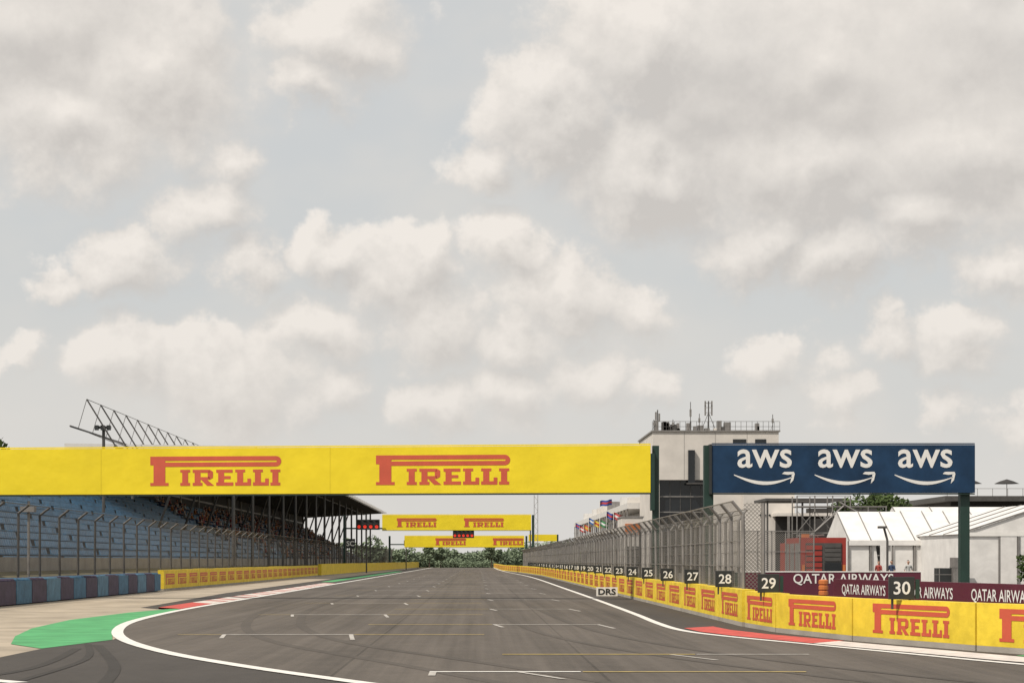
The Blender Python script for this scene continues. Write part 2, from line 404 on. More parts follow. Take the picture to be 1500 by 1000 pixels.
b=gantry("start_line_gantry",(-27,84.4),(7.45,81),4.67,6.7,.55,[27+(-14.48)+0.03, 27-4.35],5.95,posts=[(7.7,81.35),(-27.3,84.8)],postr=.28,seam=(10.3,20.6))
b.box(7.47,7.63,81.0,81.5,3.9,6.35,DKGREEN)
b.done()
b=gantry("pit_lane_gantry",(10.1,81),(21.45,81),4.66,6.72,.5,[],1,panel=NAVY,posts=[(21.1,81.5),(10.0,81.5)],postr=.4,lift=.01)
b.box(10.0,10.09,80.95,81.6,4.6,6.75,BLK)
for cx in (12.37,15.85,19.3):
    yy=80.985
    b.text("aws",0.80,(cx,yy,6.13),(1,0,0),(0,0,1),WHT,bold=0.012,width=2.35)
    N=14
    for i in range(N):
        def sm(t,off):
            x=cx-1.32+2.5*t; z=5.46-0.44*math.sin(math.pi*(t*.80+.06))+.05
            return (x,yy,z+off)
        t0=i/N;t1=(i+1)/N; w0=.02+.055*math.sin(math.pi*min(1,t0*1.05));w1=.02+.055*math.sin(math.pi*min(1,t1*1.05))
        b.poly([sm(t0,-w0),sm(t1,-w1),sm(t1,w1),sm(t0,w0)],WHT)
    b.poly([(cx+.75,yy,5.47),(cx+1.0,yy,5.43),(cx+1.30,yy,5.47),(cx+1.26,yy,5.56),(cx+.85,yy,5.56)],WHT)
    b.poly([(cx+1.18,yy,5.469),(cx+1.3,yy,5.468),(cx+1.24,yy,5.2),(cx+1.1,yy,5.05)],WHT)
b.done()
b=gantry("sponsor_gantry",(-13.1,257),(7.3,257),5.85,7.95,.5,[2.0,11.2],5.5,posts=[(7.55,257.3),(-18.3,257.3)],postr=.3,lift=.03)
b.box(-18.3,-13.1,257.2,257.5,6.0,6.2,DKGREEN); b.done()
b=gantry("sponsor_gantry",(-13.3,340),(8.4,340),4.1,6.15,.5,[5.6,16.0],5.6,posts=[(8.8,340.3),(-16,340.3)],postr=.35,lift=.04)
b.box(-16,-13.3,340.2,340.5,4.5,4.7,DKGREEN); b.box(9.2,14.3,340,340.4,5.2,6.4,YEL); b.box(14.3,14.6,340,340.4,0,6.4,DKGREEN); b.done()
def lights(name,x0,x1,y,z0,z1,n,post,lit=True):
    b=MB(name); b.box(x0,x1,y,y+.4,z0,z1,BLK)
    w=(x1-x0)/n
    for i in range(n):
        cx=x0+w*(i+.5)
        for zz in ((z0*.7+z1*.3),(z0*.3+z1*.7)):
            b.tube((cx,y-.06,zz),(cx,y+.01,zz),min(w,(z1-z0)/2)*.34,LAMP if (zz<(z0+z1)/2 and lit) else RUB,10)
            b.box(cx-w*.33,cx+w*.33,y-.2,y-.005,zz+(z1-z0)*.19,zz+(z1-z0)*.205,BLK)
    for px in post: b.box(px-.09,px+.09,y+.1,y+.28,0,z0,DSTEEL)
    return b
lights("start_lights",-16.6,-13.4,256,5.9,7.3,4,(-15.2,)).done()
lights("start_lights",-13.6,-11.0,345,4.4,5.4,4,(-13.2,)).done()
b=lights("start_lights",-4.0,-.6,300,5.3,6.6,5,()); b.box(-5.5,4,300.1,300.3,6.61,6.8,DSTEEL); b.box(-5.5,-5.3,300.1,300.3,6.8,7.2,DSTEEL)
b.box(4,8.3,300.1,300.3,6.61,6.8,DSTEEL); b.box(8.3,8.5,300.1,300.3,0,6.8,DSTEEL); b.done()
b=MB("safety_car_board"); b.box(-17.6,-16.35,250,250.1,3.35,4.6,BLK); b.box(-17.05,-16.9,250.12,250.25,0,4.5,DSTEEL)
b.text("SC",.7,(-16.97,249.97,3.97),(1,0,0),(0,0,1),WHT,bold=.03); b.done()
b=MB("drs_board"); b.box(5.68,6.70,90,90.04,.03,.46,WHT); b.text("DRS",.30,(6.19,89.985,.245),(1,0,0),(0,0,1),BLK,bold=.03,width=.84)
b.box(5.85,5.89,90.05,90.3,0,.3,DSTEEL); b.box(6.5,6.54,90.05,90.3,0,.3,DSTEEL); b.done()

for num in range(30,2,-1):
    if num==30: X,Y,zt=8.72,38.6,.94
    elif num==29: X,Y,zt=7.22,46.6,.94
    else: X,Y,zt=7.03,53.4+8.0*(28-num),.98
    b=MB("grid_number_board")
    b.box(X-.26,X+.26,Y,Y+.04,zt+.01,zt+.46,BLK)
    b.box(X-.27,X+.27,Y+.041,Y+.06,zt+.005,zt+.47,DSTEEL)
    b.text(str(num),.27,(X,Y-.006,zt+.24),(1,0,0),(0,0,1),WHT,bold=.015)
    b.box(X-.2,X-.16,Y+.061,Y+.12,zt-.2,zt+.3,DSTEEL); b.box(X+.16,X+.2,Y+.061,Y+.12,zt-.2,zt+.3,DSTEEL)
    if num in(30,29,28): b.box(X+.28,X+.36,Y-.02,Y+.04,zt+.02,zt+.42,DKGREEN)
    b.done()

b=MB("sponsor_barrier")
b.box(10.6,17.7,75,75.3,0,1.27,MAROON); b.box(10.55,17.75,74.98,75.32,1.271,1.31,WHT)
b.text("QATAR AIRWAYS",.46,(14.6,74.98,.98),(1,0,0),(0,0,1),WHT,bold=.01,width=4.0)
b.done()
b=MB("sponsor_barrier")
A=Vector((12.3,65));C=Vector((16.6,38)); d=(C-A).normalized(); nn=Vector((d.y,-d.x))
b.slab(A,C,-.25,0,1.1,MAROON)
for k in range(5):
    o=A+d*(2.9+5.3*k)+nn*.012
    b.text("QATAR AIRWAYS",.40,(o.x,o.y,.74),(d.x,d.y,0),(0,0,1),WHT,bold=.01,width=4.0)
b.done()
b=MB("orange_marker_stack")
for i in range(4): b.lathe((12.7,69,.25+i*.2),[(.14,0),(.18,.03),(.18,.15),(.13,.19)],ORANGE,12)
b.box(12.55,12.85,68.85,69.15,0,.25,CONC)
b.done()

# ------------------------------------------------------------------ grandstand
b=MB("grandstand")
Y0,Y1=66,392; rows=15
for i in range(rows):
    x1=-23-0.87*i; x0=x1-.87; z=1.2+0.46*i
    b.box(x0,x1,Y0,Y1,0 if i in(0,rows-1) else z-.5,z,STEPC)
b.box(-22.99,-22.9,Y0,Y1,0,1.9,CONC)
for i in range(rows):
    xs=-23-.87*i-.62; z=1.2+.46*i
    y=Y0+.5
    while y<Y1-.5:
        blk=(y-Y0)%14
        if blk>12.7: y+=.5; continue
        step=.5 if y<240 else 1.0
        mt=BLUESEAT if y<245 else GREYSEAT
        w=step-.08
        b.box(xs-.02,xs+.36,y,y+w,z+.38,z+.43,mt)
        b.hexa([(xs-.10,y,z+.44),(xs-.03,y,z+.44),(xs-.03,y+w,z+.44),(xs-.10,y+w,z+.44),(xs-.17,y,z+.77),(xs-.12,y,z+.77),(xs-.12,y+w,z+.77),(xs-.17,y+w,z+.77)],mt)
        y+=step
b.box(-36.8,-36.4,168,392,0,11.4,DARKW)
for i in range(16):
    y=170+i*14.6; b.box(-36.38,-36.1,y,y+.4,8,11.6,STEEL)
b.box(-36.3,-36.2,168,392,9.3,9.5,STEEL)
b.hexa([(-37,168,11.7),(-20,168,11.7),(-20,394,11.7),(-37,394,11.7),(-37,168,12.2),(-20,168,11.95),(-20,394,11.95),(-37,394,12.2)],ROOFW)
for i in range(46):
    y=168.5+i*5
    b.hexa([(-36,y,10.6),(-20.3,y,11.5),(-20.3,y+.35,11.5),(-36,y+.35,10.6),(-36,y,11.69),(-20.3,y,11.69),(-20.3,y+.35,11.69),(-36,y+.35,11.69)],DSTEEL)
    b.box(-20.29,-19.2,y-.4,y+.9,11.55,11.8,ROOFW)
for x in(-24,-28,-32): b.box(x,x+.25,168,394,11.2,11.5,DSTEEL)
for i in range(16):
    y=172+i*14.6
    b.tube((-22.4,y,0),(-22.4,y,11.3),.16,DSTEEL,8); b.tube((-29.5,y,4),(-27,y,11.2),.13,DSTEEL,6)
b.done()
b=MB("roof_mast_truss")
for i in range(13):
    y=153.6+i*5.7
    b.tube((-32,y,14.9),(-29.6,y,11.0),.07,DSTEEL,6); b.tube((-32,y,14.9),(-32.7,y,12.5),.03,DSTEEL,4)
    b.tube((-32.7,y,12.5),(-29.9,y,11.4),.035,DSTEEL,4)
b.tube((-32,153.6,14.9),(-32,222,14.9),.03,DSTEEL,4); b.tube((-32.7,150.6,12.5),(-32.7,222,12.5),.08,DSTEEL,5); b.tube((-29.6,153,11.0),(-29.6,222,11.0),.09,DSTEEL,5)
for y in(154,161): b.tube((-29.6,y,7),(-29.6,y,11),.15,DSTEEL,6)
b.done()
b=MB("floodlight_pole"); b.tube((-30.9,155,0),(-30.9,155,12.6),.13,DSTEEL,8); b.box(-31.5,-30.3,154.8,155.2,12.6,12.8,DSTEEL)
for x in(-31.4,-30.9,-30.4): b.box(x-.15,x+.15,154.5,154.8,12.45,12.85,BLK)
b.done()
b=MB("light_pole"); b.tube((-20.1,84,0),(-20.1,84,4.4),.06,STEEL,8); b.box(-20.4,-19.8,83.7,84.2,3.9,4.15,STEEL); b.done()

b=MB("spectator_crowd")
rr=random.Random(11)
def spect(x,y,z):
    sh=rr.choice(SHIRTS); k=rr.uniform(.92,1.06); yo=rr.uniform(-.05,.05)
    b.hexa([(x-.13,y-.17,z),(x+.1,y-.17,z),(x+.1,y+.17,z),(x-.13,y+.17,z),(x-.13,y-.22,z+.52*k),(x+.08,y-.22,z+.52*k),(x+.08,y+.22,z+.52*k),(x-.13,y+.22,z+.52*k)],sh)
    b.lathe((x,y+yo,z+.54*k),[(.05,0),(.09,.06),(.11,.14),(.09,.22),(.03,.26)],SKIN,6)
    b.lathe((x-.015,y+yo,z+.70*k),[(.118,0),(.11,.06),(.04,.12)],rr.choice((RUB,BARK,SHIRTS[0],SHIRTS[1])),6)
    for s in(-1,1):
        b.tube((x+.02,y+s*.24,z+.46),(x+.12,y+s*.27,z+.2),.055,sh,5,.045); b.tube((x+.12,y+s*.27,z+.2),(x+.38,y+s*.14,z+.14),.04,SKIN,5,.03)
        b.tube((x,y+s*.1,z+.06),(x+.45,y+s*.12,z+.08),.085,SHIRTS[3],5,.065); b.tube((x+.45,y+s*.12,z+.08),(x+.48,y+s*.12,z-.38),.06,SHIRTS[3],5,.045)
for i in range(rows):
    for _ in range(46):
        y=rr.uniform(205,385); 
        if i<6 and rr.random()<.6: continue
        spect(-23-.87*i-.42,y,1.2+.46*i+.44)
b.done()

# ------------------------------------------------------------------ control tower building
b=MB("control_tower_building")
T=254
b.box(23.7,40.7,T,T+22,12.6,19.1,RENDER_W)
b.box(23.8,24.6,T+.3,T+22,0,12.59,RENDER_W)
b.box(24.6,31.7,T+1.0,T+22,0,12.59,GLASSD)
for i in range(6): b.box(24.65+i*1.4,24.73+i*1.4,T+.9,T+.99,0,12.59,DSTEEL)
for z in(8.2,10.3): b.box(24.6,31.7,T+.8,T+.89,z,z+.15,STEEL)
b.box(28.4,29.3,T-.6,T-.02,12.2,16.6,GLASSD); b.box(28.2,31.5,T-.8,T-.05,12.0,12.19,DSTEEL)
b.box(31.71,35.7,T-.3,T+20,0,11.2,RENDER_W); b.box(35.72,42.6,T-1.5,T+20,0,11.0,RENDER_W)
b.box(31.7,40.9,T-.2,T-.02,12.3,12.58,STEEL)
for i in range(4): b.tube((38.0+i*.62,T-1.6,7.8),(38.0+i*.62,T-1.45,7.8),.14,BLK,8)
for z,x0,x1 in((17.6,34.5,36.3),(17.6,37.5,39)): b.box(x0,x1,T-.05,T-.003,z,z+.5,GLASSD)
for xx in (27.9,32.1,36.4): b.box(xx,xx+.05,T-.012,T-.003,12.7,19.0,STEEL)
b.box(23.5,40.9,T-.2,T+22,19.101,19.3,STEEL)
for i in range(24):
    x=23.6+i*.75; b.tube((x,T,19.3),(x,T,20.5),.035,DSTEEL,4)
for z in(19.8,20.5): b.tube((23.6,T,z),(40.8,T,z),.035,DSTEEL,4)
for i in range(18):
    x=rr.uniform(24,39.5); b.box(x,x+rr.uniform(.3,1.1),T+2,T+3,19.3,19.3+rr.uniform(.4,1.5),rr.choice((STEEL,STEEL,RENDER_W,DSTEEL)))
b.done()
b=MB("roof_antenna"); x=31.7
b.tube((x,T+4,19.3),(x,T+4,23.6),.09,DSTEEL)
for s in(-1,1): b.tube((x+s*1.1,T+4,19.3),(x,T+4,22),.05,DSTEEL,4)
for z in(22,22.7,23.3): b.tube((x-.5,T+4,z),(x+.5,T+4,z),.05,STEEL,4); b.box(x-.55,x-.35,T+3.9,T+4.1,z-.4,z+.3,STEEL); b.box(x+.35,x+.55,T+3.9,T+4.1,z-.4,z+.3,STEEL)
b.done()
b=MB("roof_antenna"); x=24.6
b.tube((x,T+3,19.3),(x,T+3,22.3),.08,DSTEEL); b.box(x-.35,x-.12,T+2.9,T+3.1,20.9,22,STEEL); b.box(x+.12,x+.35,T+2.9,T+3.1,20.7,21.8,STEEL); b.done()
for x,h in((24.0,1.6),(29.0,4.0),(30.2,2.4),(40.2,2.3),(26.6,1.6)):
    b=MB("roof_antenna"); b.tube((x,T+2,19.3),(x,T+2,19.3+h),.05,DSTEEL,5); b.box(x-.13,x+.13,T+1.9,T+2.1,19.3+h*.5,19.3+h*.75,STEEL)
    b.tube((x-.3,T+2,19.35),(x,T+2,19.3+h*.4),.03,DSTEEL,4); b.done()

b=MB("pit_garage_building")
b.box(24,38,278,430,0,3.6,RENDER_W); b.box(22,38,278,430,3.61,4.1,STEEL)
b.box(25.2,38,278,430,4.11,6.4,GLASSD); b.box(22,38,278,430,6.41,6.9,RENDER_W); b.box(25.2,38,278,430,6.91,9.3,GLASSD); b.box(22,38,276.5,430,9.31,10.2,ROOFW)
for i in range(26):
    y=278+i*6; b.box(22.0,22.25,y,y+.25,4.11,6.4,STEEL); b.box(22.0,22.25,y,y+.25,6.91,9.3,STEEL)
    b.box(23.9,23.99,y+.8,y+5,0.1,3.1,BLK)
for z in(5.1,7.9): b.box(21.9,21.95,278,430,z,z+.06,STEEL)
for i in range(9):
    y=285+i*15; b.box(23,26,y,y+4,10.21,10.21+rr.uniform(.8,2),rr.choice((RENDER_W,STEEL,ROOFW)))
b.done()
FC=[((0.4,.05,.05),(.6,.6,.6)),((.03,.06,.25),(.4,.04,.04)),((.04,.2,.07),(.6,.6,.6)),((.55,.4,.05),(.35,.03,.02)),((.03,.1,.3),(.6,.6,.6)),((.5,.1,.04),(.5,.4,.05))]
fm=[[mat("flag_cloth_%d_%d"%(i,j),c,.8,.05,3) for j,c in enumerate(p)] for i,p in enumerate(FC)]
def flag(x,y,z0,z1,w,h,k,lean=.2):
    b=MB("national_flag"); b.tube((x,y,z0),(x,y,z1),.04,WHT,6)
    nx=8
    for j in range(3):
        mt=fm[k][j%2]
        for i in range(nx):
            def P(u,v): return (x+.05+w*u, y+.18*math.sin(u*7+v), z1-h*v-.35*h*u*lean*3+.06*math.sin(u*9))
            u0,u1=i/nx,(i+1)/nx; v0,v1=j/3,(j+1)/3
            b.poly([P(u0,v1),P(u1,v1),P(u1,v0),P(u0,v0)],mt)
    b.done()
for i in range(8):
    y=285+i*16; flag(20.6,y,0,9.0+.6*math.sin(i*2),1.3,1.0,i%6,.5)
flag(17.4,268,0,10.2,1.7,.8,1,-.25)
b=MB("lattice_mast"); x,y=9.6,310
for dx in(-.3,.3):
    for dy in(-.3,.3): b.tube((x+dx,y+dy,0),(x+dx,y+dy,12.5),.05,STEEL,4)
for i in range(15):
    z=i*.82; s=1 if i%2 else -1
    b.tube((x-.3*s,y-.3,z),(x+.3*s,y-.3,z+.82),.03,STEEL,4); b.tube((x-.3,y-.3*s,z),(x-.3,y+.3*s,z+.82),.03,STEEL,4)
b.done()
b=MB("hospitality_unit")
b.box(19.2,22,250,258,0,7.4,RENDER_W); b.box(19.1,22.1,249.9,258.1,7.41,7.6,STEEL); b.box(19.6,21.6,249.85,249.98,5.2,6.6,ORANGE); b.box(19.6,21.6,249.85,249.98,1,3.6,GLASSD)
b.done()

# ------------------------------------------------------------------ right hand paddock
b=MB("scaffold_platform")
D0=200
for ix in range(6):
    for iy in (0,3):
        x=34+ix*1.9; h=8.6 if ix<4 else 7.4
        b.tube((x,D0+iy,0),(x,D0+iy,h),.07,STEEL,5)
for z in(2.2,4.6,7.4): 
    b.box(34,43.6,D0,D0+3,z,z+.12,STEEL)
for ix in range(5):
    x=34+ix*1.9
    for z in(0,2.3,4.7): b.tube((x,D0-.05,z),(x+1.9,D0-.05,z+2.3),.05,STEEL,4); b.tube((x+1.9,D0-.08,z),(x,D0-.08,z+2.3),.035,STEEL,4)
b.tube((34,D0,8.6),(39.7,D0,8.6),.05,STEEL,4); b.tube((34,D0,8.0),(39.7,D0,8.0),.04,STEEL,4)
b.tube((38.5,D0-.2,7.9),(45.5,D0-.2,4.0),.12,STEEL,5);b.tube((34.5,D0-.2,3.6),(39,D0-.2,7.6),.1,STEEL,5)
b.done()
b=MB("flat_roof_pavilion"); b.box(38.5,44,215,222,0,6.5,DARKW); b.box(32.8,41.6,214,223,8.51,8.8,DSTEEL)
for x in(33,37,41): b.box(x,x+.2,214.5,214.7,0,8.5,DSTEEL)
b.done()
b=MB("hospitality_building")
b.box(63,110,250,275,0,9.5,DARKW); b.box(61.5,111,247,276,9.51,10.2,DSTEEL); b.box(40,62.9,252,275,0,7.6,DARKW); b.box(39.6,62.9,249,276,7.61,8.0,RENDER_W)
for i in range(14): b.box(41+i*4.8,41.3+i*4.8,248.5,248.8,0,7.6,STEEL)
for i in range(22): b.tube((62+i*2,248,10.2),(62+i*2,248,11.2),.04,STEEL,4)
b.tube((62,248,11.2),(106,248,11.2),.04,STEEL,4)
for x in(46,52,58): b.box(x-1.6,x+1.6,252,254,8.01,8.7,DARKW)
b.done()
for x in(66,71,76):
    b=MB("parasol"); b.tube((x,252,10.2),(x,252,12.4),.05,STEEL,5); b.lathe((x,252,12.0),[(1.7,0),(.9,.35),(.05,.6)],DARKW,8); b.done()

def marquee(name,x0,x1,y0,y1,he,hp,ridge_x=True,bays=4):
    b=MB(name)
    if ridge_x:
        ym=(y0+y1)/2
        b.poly([(x0,y0-.15,he),(x1,y0-.15,he),(x1,ym,hp),(x0,ym,hp)],TENT)
        b.poly([(x0,ym,hp),(x1,ym,hp),(x1,y1+.15,he),(x0,y1+.15,he)],TENT)
        for x in(x0,x1): b.poly([(x,y0,0),(x,y1,0),(x,y1,he),(x,ym,hp-.02),(x,y0,he)],TENT)
        b.box(x0,x1,y0-.16,y0-.14,he-.32,he,TENT)
        n=bays; w=(x1-x0)/n
        for i in range(n+1):
            x=x0+w*i; b.box(x-.06,x+.06,y0-.1,y0+.02,0,he-.05,STEEL)
            b.tube((x,y0-.16,he+.02),(x,ym,hp+.02),.04,STEEL,4)
        for i in range(n):
            if i%3!=1: 
                b.poly([(x0+w*i+.1,y0,0),(x0+w*(i+1)-.1,y0,0),(x0+w*(i+1)-.1,y0,he-.1),(x0+w*i+.1,y0,he-.1)],TENT)
            else:
                b.poly([(x0+w*i+.1,y0+.03,0),(x0+w*i+.7,y0+.03,0),(x0+w*i+.3,y0+.03,he-.1),(x0+w*i+.1,y0+.03,he-.1)],TENT)
                b.poly([(x0+w*(i+1)-.8,y0+.03,0),(x0+w*(i+1)-.1,y0+.03,0),(x0+w*(i+1)-.1,y0+.03,he-.1),(x0+w*(i+1)-.3,y0+.03,he-.1)],TENT)
    else:
        xm=(x0+x1)/2
        b.poly([(x0-.15,y1,he),(x0-.15,y0,he),(xm,y0,hp),(xm,y1,hp)],TENT)
        b.poly([(xm,y1,hp),(xm,y0,hp),(x1+.15,y0,he),(x1+.15,y1,he)],TENT)
        b.poly([(x0,y0+.02,he),(x1,y0+.02,he),(xm,y0+.02,hp-.03)],TENT)
        n=bays; w=(x1-x0)/n
        for i in range(n+1):
            x=x0+w*i; b.box(x-.06,x+.06,y0-.05,y0+.01,0,he,STEEL)
        for i in range(n):
            if i!=1: b.poly([(x0+w*i+.06,y0+.02,0),(x0+w*(i+1)-.06,y0+.02,0),(x0+w*(i+1)-.06,y0+.02,he-.02),(x0+w*i+.06,y0+.02,he-.02)],TENT)
        b.poly([(x0,y1,0),(x0,y0,0),(x0,y0,he),(x0,y1,he)],TENT)
        b.poly([(x1,y0,0),(x1,y1,0),(x1,y1,he),(x1,y0,he)],TENT)
        b.box(x0,x1,y0-.08,y0-.055,he-.12,he+.1,WHT)
        b.tube((x0-.15,y0-.03,he+.02),(xm,y0-.03,hp+.02),.06,STEEL,4); b.tube((x1+.15,y0-.03,he+.02),(xm,y0-.03,hp+.02),.06,STEEL,4)
        for i in range(1,4):
            yy=y0+(y1-y0)*i/4
            b.tube((x0-.15,yy,he+.02),(xm,yy,hp+.02),.05,STEEL,4)
    return b.done()
marquee("marquee_tent",23.3,30.2,118,126,3.0,4.9,True,5)
marquee("marquee_tent",27.8,38.8,108,122,3.25,5.1,False,5)
marquee("marquee_tent",30,46,132,140,4.0,5.6,True,6)
# flight cases and cooling cabinet by the tents
for x,y,w_,h_,mt in((26.2,107,1.1,1.3,BLK),(27.0,106.6,.8,1.9,STEEL),(31.2,105.5,1.4,1.5,DSTEEL),(32.9,105.2,.9,2.0,RENDER_W)):
    b=MB("equipment_case"); b.box(x,x+w_,y,y+.8,.1,h_,mt)
    for xx in(x+.1,x+w_-.1): b.tube((xx,y+.1,.0),(xx,y+.1,.1),.05,RUB,8); b.box(xx-.03,xx+.03,y-.012,y-.002,.12,h_-.02,STEEL)
    b.box(x-.02,x+w_+.02,y-.02,y+.82,h_*.7,h_*.7+.04,STEEL); b.done()
b=MB("potted_plant"); px,py=28.0,96.0
b.lathe((px,py,0),[(.22,0),(.3,.5),(.27,.5)],BLK,12); b.tube((px,py,.45),(px,py,1.0),.03,BARK,6)
pl=random.Random(2)
for _ in range(260):
    a_=pl.uniform(0,6.28); q_=pl.uniform(0,.42); z_=pl.uniform(.7,2.0); p0=Vector((px+math.cos(a_)*q_,py+math.sin(a_)*q_,z_)); u_=Vector((pl.gauss(0,1),pl.gauss(0,1),pl.gauss(0,1))).normalized()*.12; w2=u_.orthogonal()*.5
    b.poly([p0-u_,p0+w2,p0+u_,p0-w2],LEAF)
b.done()

b=MB("fire_truck"); x0,x1=17.9,20.4
b.box(x0,x1,104,109.5,.7,3.0,REDT); b.box(x0+.05,x1-.05,109.55,111.5,.7,2.75,REDT); b.box(x0+.15,x1-.15,111.51,111.56,1.6,2.5,GLASSD)
b.box(x0+.25,x1-.25,103.95,103.995,1.0,2.7,DSTEEL)
for i in range(5): b.box(x0+.28,x0+1.15,103.90,103.945,1.05+i*.32,1.29+i*.32,REDT)
for i in range(4): b.box(x0+1.3,x1-.3,103.90,103.945,1.7+i*.25,1.9+i*.25,DSTEEL)
b.box(x0+1.3,x1-.3,103.88,103.945,1.05,1.6,GLASSD)
for i in range(3): b.box(x0-.03,x0-.005,104.4+i*1.7,105.8+i*1.7,1.1,2.7,STEEL)
b.box(x0,x1,103.7,104,.5,.69,STEEL); 
for x in(x0+.05,x1-.2): b.box(x,x+.15,103.9,103.97,.9,1.5,ORANGE)
for x in(x0,x1-.3):
    for y in(105.3,106.6,110.3): b.tube((x,y,.5),(x+.3,y,.5),.5,RUB,14)
for xx in(18.6,19.2): b.tube((xx,104.2,3.15),(xx,109,3.15),.04,STEEL,5)
for i in range(10): b.tube((18.6,104.4+i*.5,3.15),(19.2,104.4+i*.5,3.15),.03,STEEL,4)
b.box(x0+.1,x0+.5,104.2,104.5,3.01,3.2,ORANGE)
b.done()
b=MB("floodlight_stand"); b.tube((17.45,80,0),(17.45,80,2.6),.05,DSTEEL,8); b.tube((17.45,80,2.6),(17.3,80,3.15),.05,DSTEEL,8); b.box(17.05,17.4,79.8,80.1,3.1,3.2,DSTEEL); b.done()
for px,py in((11.5,96),(12.4,98)):
    b=MB("light_pole"); b.tube((px,py,0),(px,py,3.6),.04,STEEL,6); b.box(px-.2,px+.2,py-.1,py+.1,3.6,3.7,STEEL); b.done()

# ------------------------------------------------------------------ people
def person(X,Y,shirt,pants,yaw,hair=BARK):
    e=bpy.data.objects.new("person",None); COL.objects.link(e); e.location=(X,Y,0.012); e.rotation_euler=(0,0,yaw)
    def skin(name,vs,es,mt,root=0):
        me=bpy.data.meshes.new(name); me.from_pydata([v[:3] for v in vs],es,[]); me.materials.append(mt)
        o=bpy.data.objects.new(name,me); COL.objects.link(o); o.parent=e
        md=o.modifiers.new("s",'SKIN')
        for i,v in enumerate(vs): me.skin_vertices[0].data[i].radius=(v[3],v[4] if len(v)>4 else v[3])
        me.skin_vertices[0].data[root].use_root=True
        md.use_smooth_shade=True
        s=o.modifiers.new("ss",'SUBSURF'); s.levels=1; s.render_levels=2
        return o
    skin("legs",[(0,0,.95,.15,.11),(-.1,0,.88,.095),(-.11,-.02,.5,.065),(-.11,.02,.09,.045),(.1,0,.88,.095),(.13,.05,.5,.065),(.13,.09,.09,.045)],[(0,1),(1,2),(2,3),(0,4),(4,5),(5,6)],pants)
    skin("torso",[(0,0,.98,.14,.10),(0,0,1.2,.145,.10),(0,0,1.38,.16,.10),(-.19,0,1.42,.06),(-.25,.0,1.16,.045),(.19,0,1.42,.06),(.27,.0,1.16,.045),(0,0,1.48,.06)],[(0,1),(1,2),(2,3),(3,4),(2,5),(5,6),(2,7)],shirt)
    for s in(-1,1):
        skin("forearm",[(s*.255,0,1.17,.038),(s*.24,-.12,.95,.027),(s*.235,-.15,.88,.03,.02)],[(0,1),(1,2)],SKIN)
        for k in range(4): skin("finger",[(s*.235,-.14-.012*k,.87,.009),(s*.235,-.16-.012*k,.83,.008),(s*.23,-.15-.012*k,.795,.007)],[(0,1),(1,2)],SKIN)
        skin("thumb",[(s*.225,-.17,.885,.01),(s*.205,-.195,.85,.008)],[(0,1)],SKIN)
        skin("shoe",[(s*.12,.04 if s<0 else .1,.05,.045,.04),(s*.125,-.1 if s<0 else -.04,.04,.045,.03)],[(0,1)],RUB)
    skin("head",[(0,0,1.48,.05),(0,0,1.55,.055),(0,-.01,1.62,.08,.09),(0,-.005,1.70,.078,.092),(0,-.09,1.635,.014)],[(0,1),(1,2),(2,3),(2,4)],SKIN)
    skin("hair",[(0,.02,1.70,.082,.09),(0,.03,1.74,.068,.075)],[(0,1)],hair)
    for s in(-1,1): skin("ear",[(s*.08,.01,1.63,.012),(s*.085,.012,1.66,.012)],[(0,1)],SKIN)
person(24.3,106,SHIRTS[0],SHIRTS[4],R(20))
person(23.7,107.5,SHIRTS[3],SHIRTS[4],R(-60))
person(22.2,104,SHIRTS[1],SHIRTS[4],R(120))

# ------------------------------------------------------------------ vegetation
def clump(b,c,rx,ry,rz,n,s,mt,rg,inner=.25):
    cx,cy,cz=c; k=b.m(mt)
    for _ in range(n):
        while True:
            x,y,z=rg.uniform(-1,1),rg.uniform(-1,1),rg.uniform(-1,1); q=x*x+y*y+z*z
            if inner<q<1: break
        p=Vector((cx+x*rx,cy+y*ry,cz+z*rz)); u=Vector((rg.gauss(0,1),rg.gauss(0,1),rg.gauss(0,1))).normalized(); w=u.orthogonal().normalized(); ss=s*rg.uniform(.5,1.2)
        bb=len(b.v); b.v.extend([tuple(p-u*ss),tuple(p+w*ss*.6),tuple(p+u*ss),tuple(p-w*ss*.6)]); b.f.append((bb,bb+1,bb+2,bb+3)); b.mi.append(k)
def tree(x,y,h,r,rg,mt=LEAF,s=.35,n=130):
    b=MB("broadleaf_tree")
    b.tube((x,y,0),(x+.2,y,h*.55),h*.03,BARK,8,h*.015)
    for i in range(14):
        a=rg.uniform(0,6.28); q=rg.uniform(.1,.8)*r; z=h*rg.uniform(.45,.92)
        c=(x+math.cos(a)*q,y+math.sin(a)*q,z); b.tube((x+.1,y,h*rg.uniform(.3,.5)),c,h*.01,BARK,5,h*.003)
        clump(b,c,r*.42,r*.42,h*.12,n,s,mt,rg)
    b.done()
rg=random.Random(5)
tree(-41,160,12.4,2.6,rg); tree(-46,172,12.6,3,rg)
for x,y,h in((58,262,11.2),(62,300,12.5),(56,290,11)): tree(x,y,h,3,rg)
for x,y,h in ((-11,425,5.2),(-8.5,428,5.0),(3.1,432,5.6),(4.6,436,4.2)): tree(x,y,h,1.6,rg,LEAFHAZE,.3,110)
b=MB("distant_tree_line")
x=-150
while x<230:
    y=470+30*math.sin(x*.05)
    near=-30<x<30
    h=rg.uniform(3.0,5.0) if -22<x<9 else rg.uniform(5,8)
    clump(b,(x,y,h*.4),3.4,3,h*.6,420 if near else 90,.5 if near else .9,LEAFHAZE,rg,.0); x+=rg.uniform(.9,1.8) if near else rg.uniform(2,4)
b.done()
b=MB("shrub_mass")
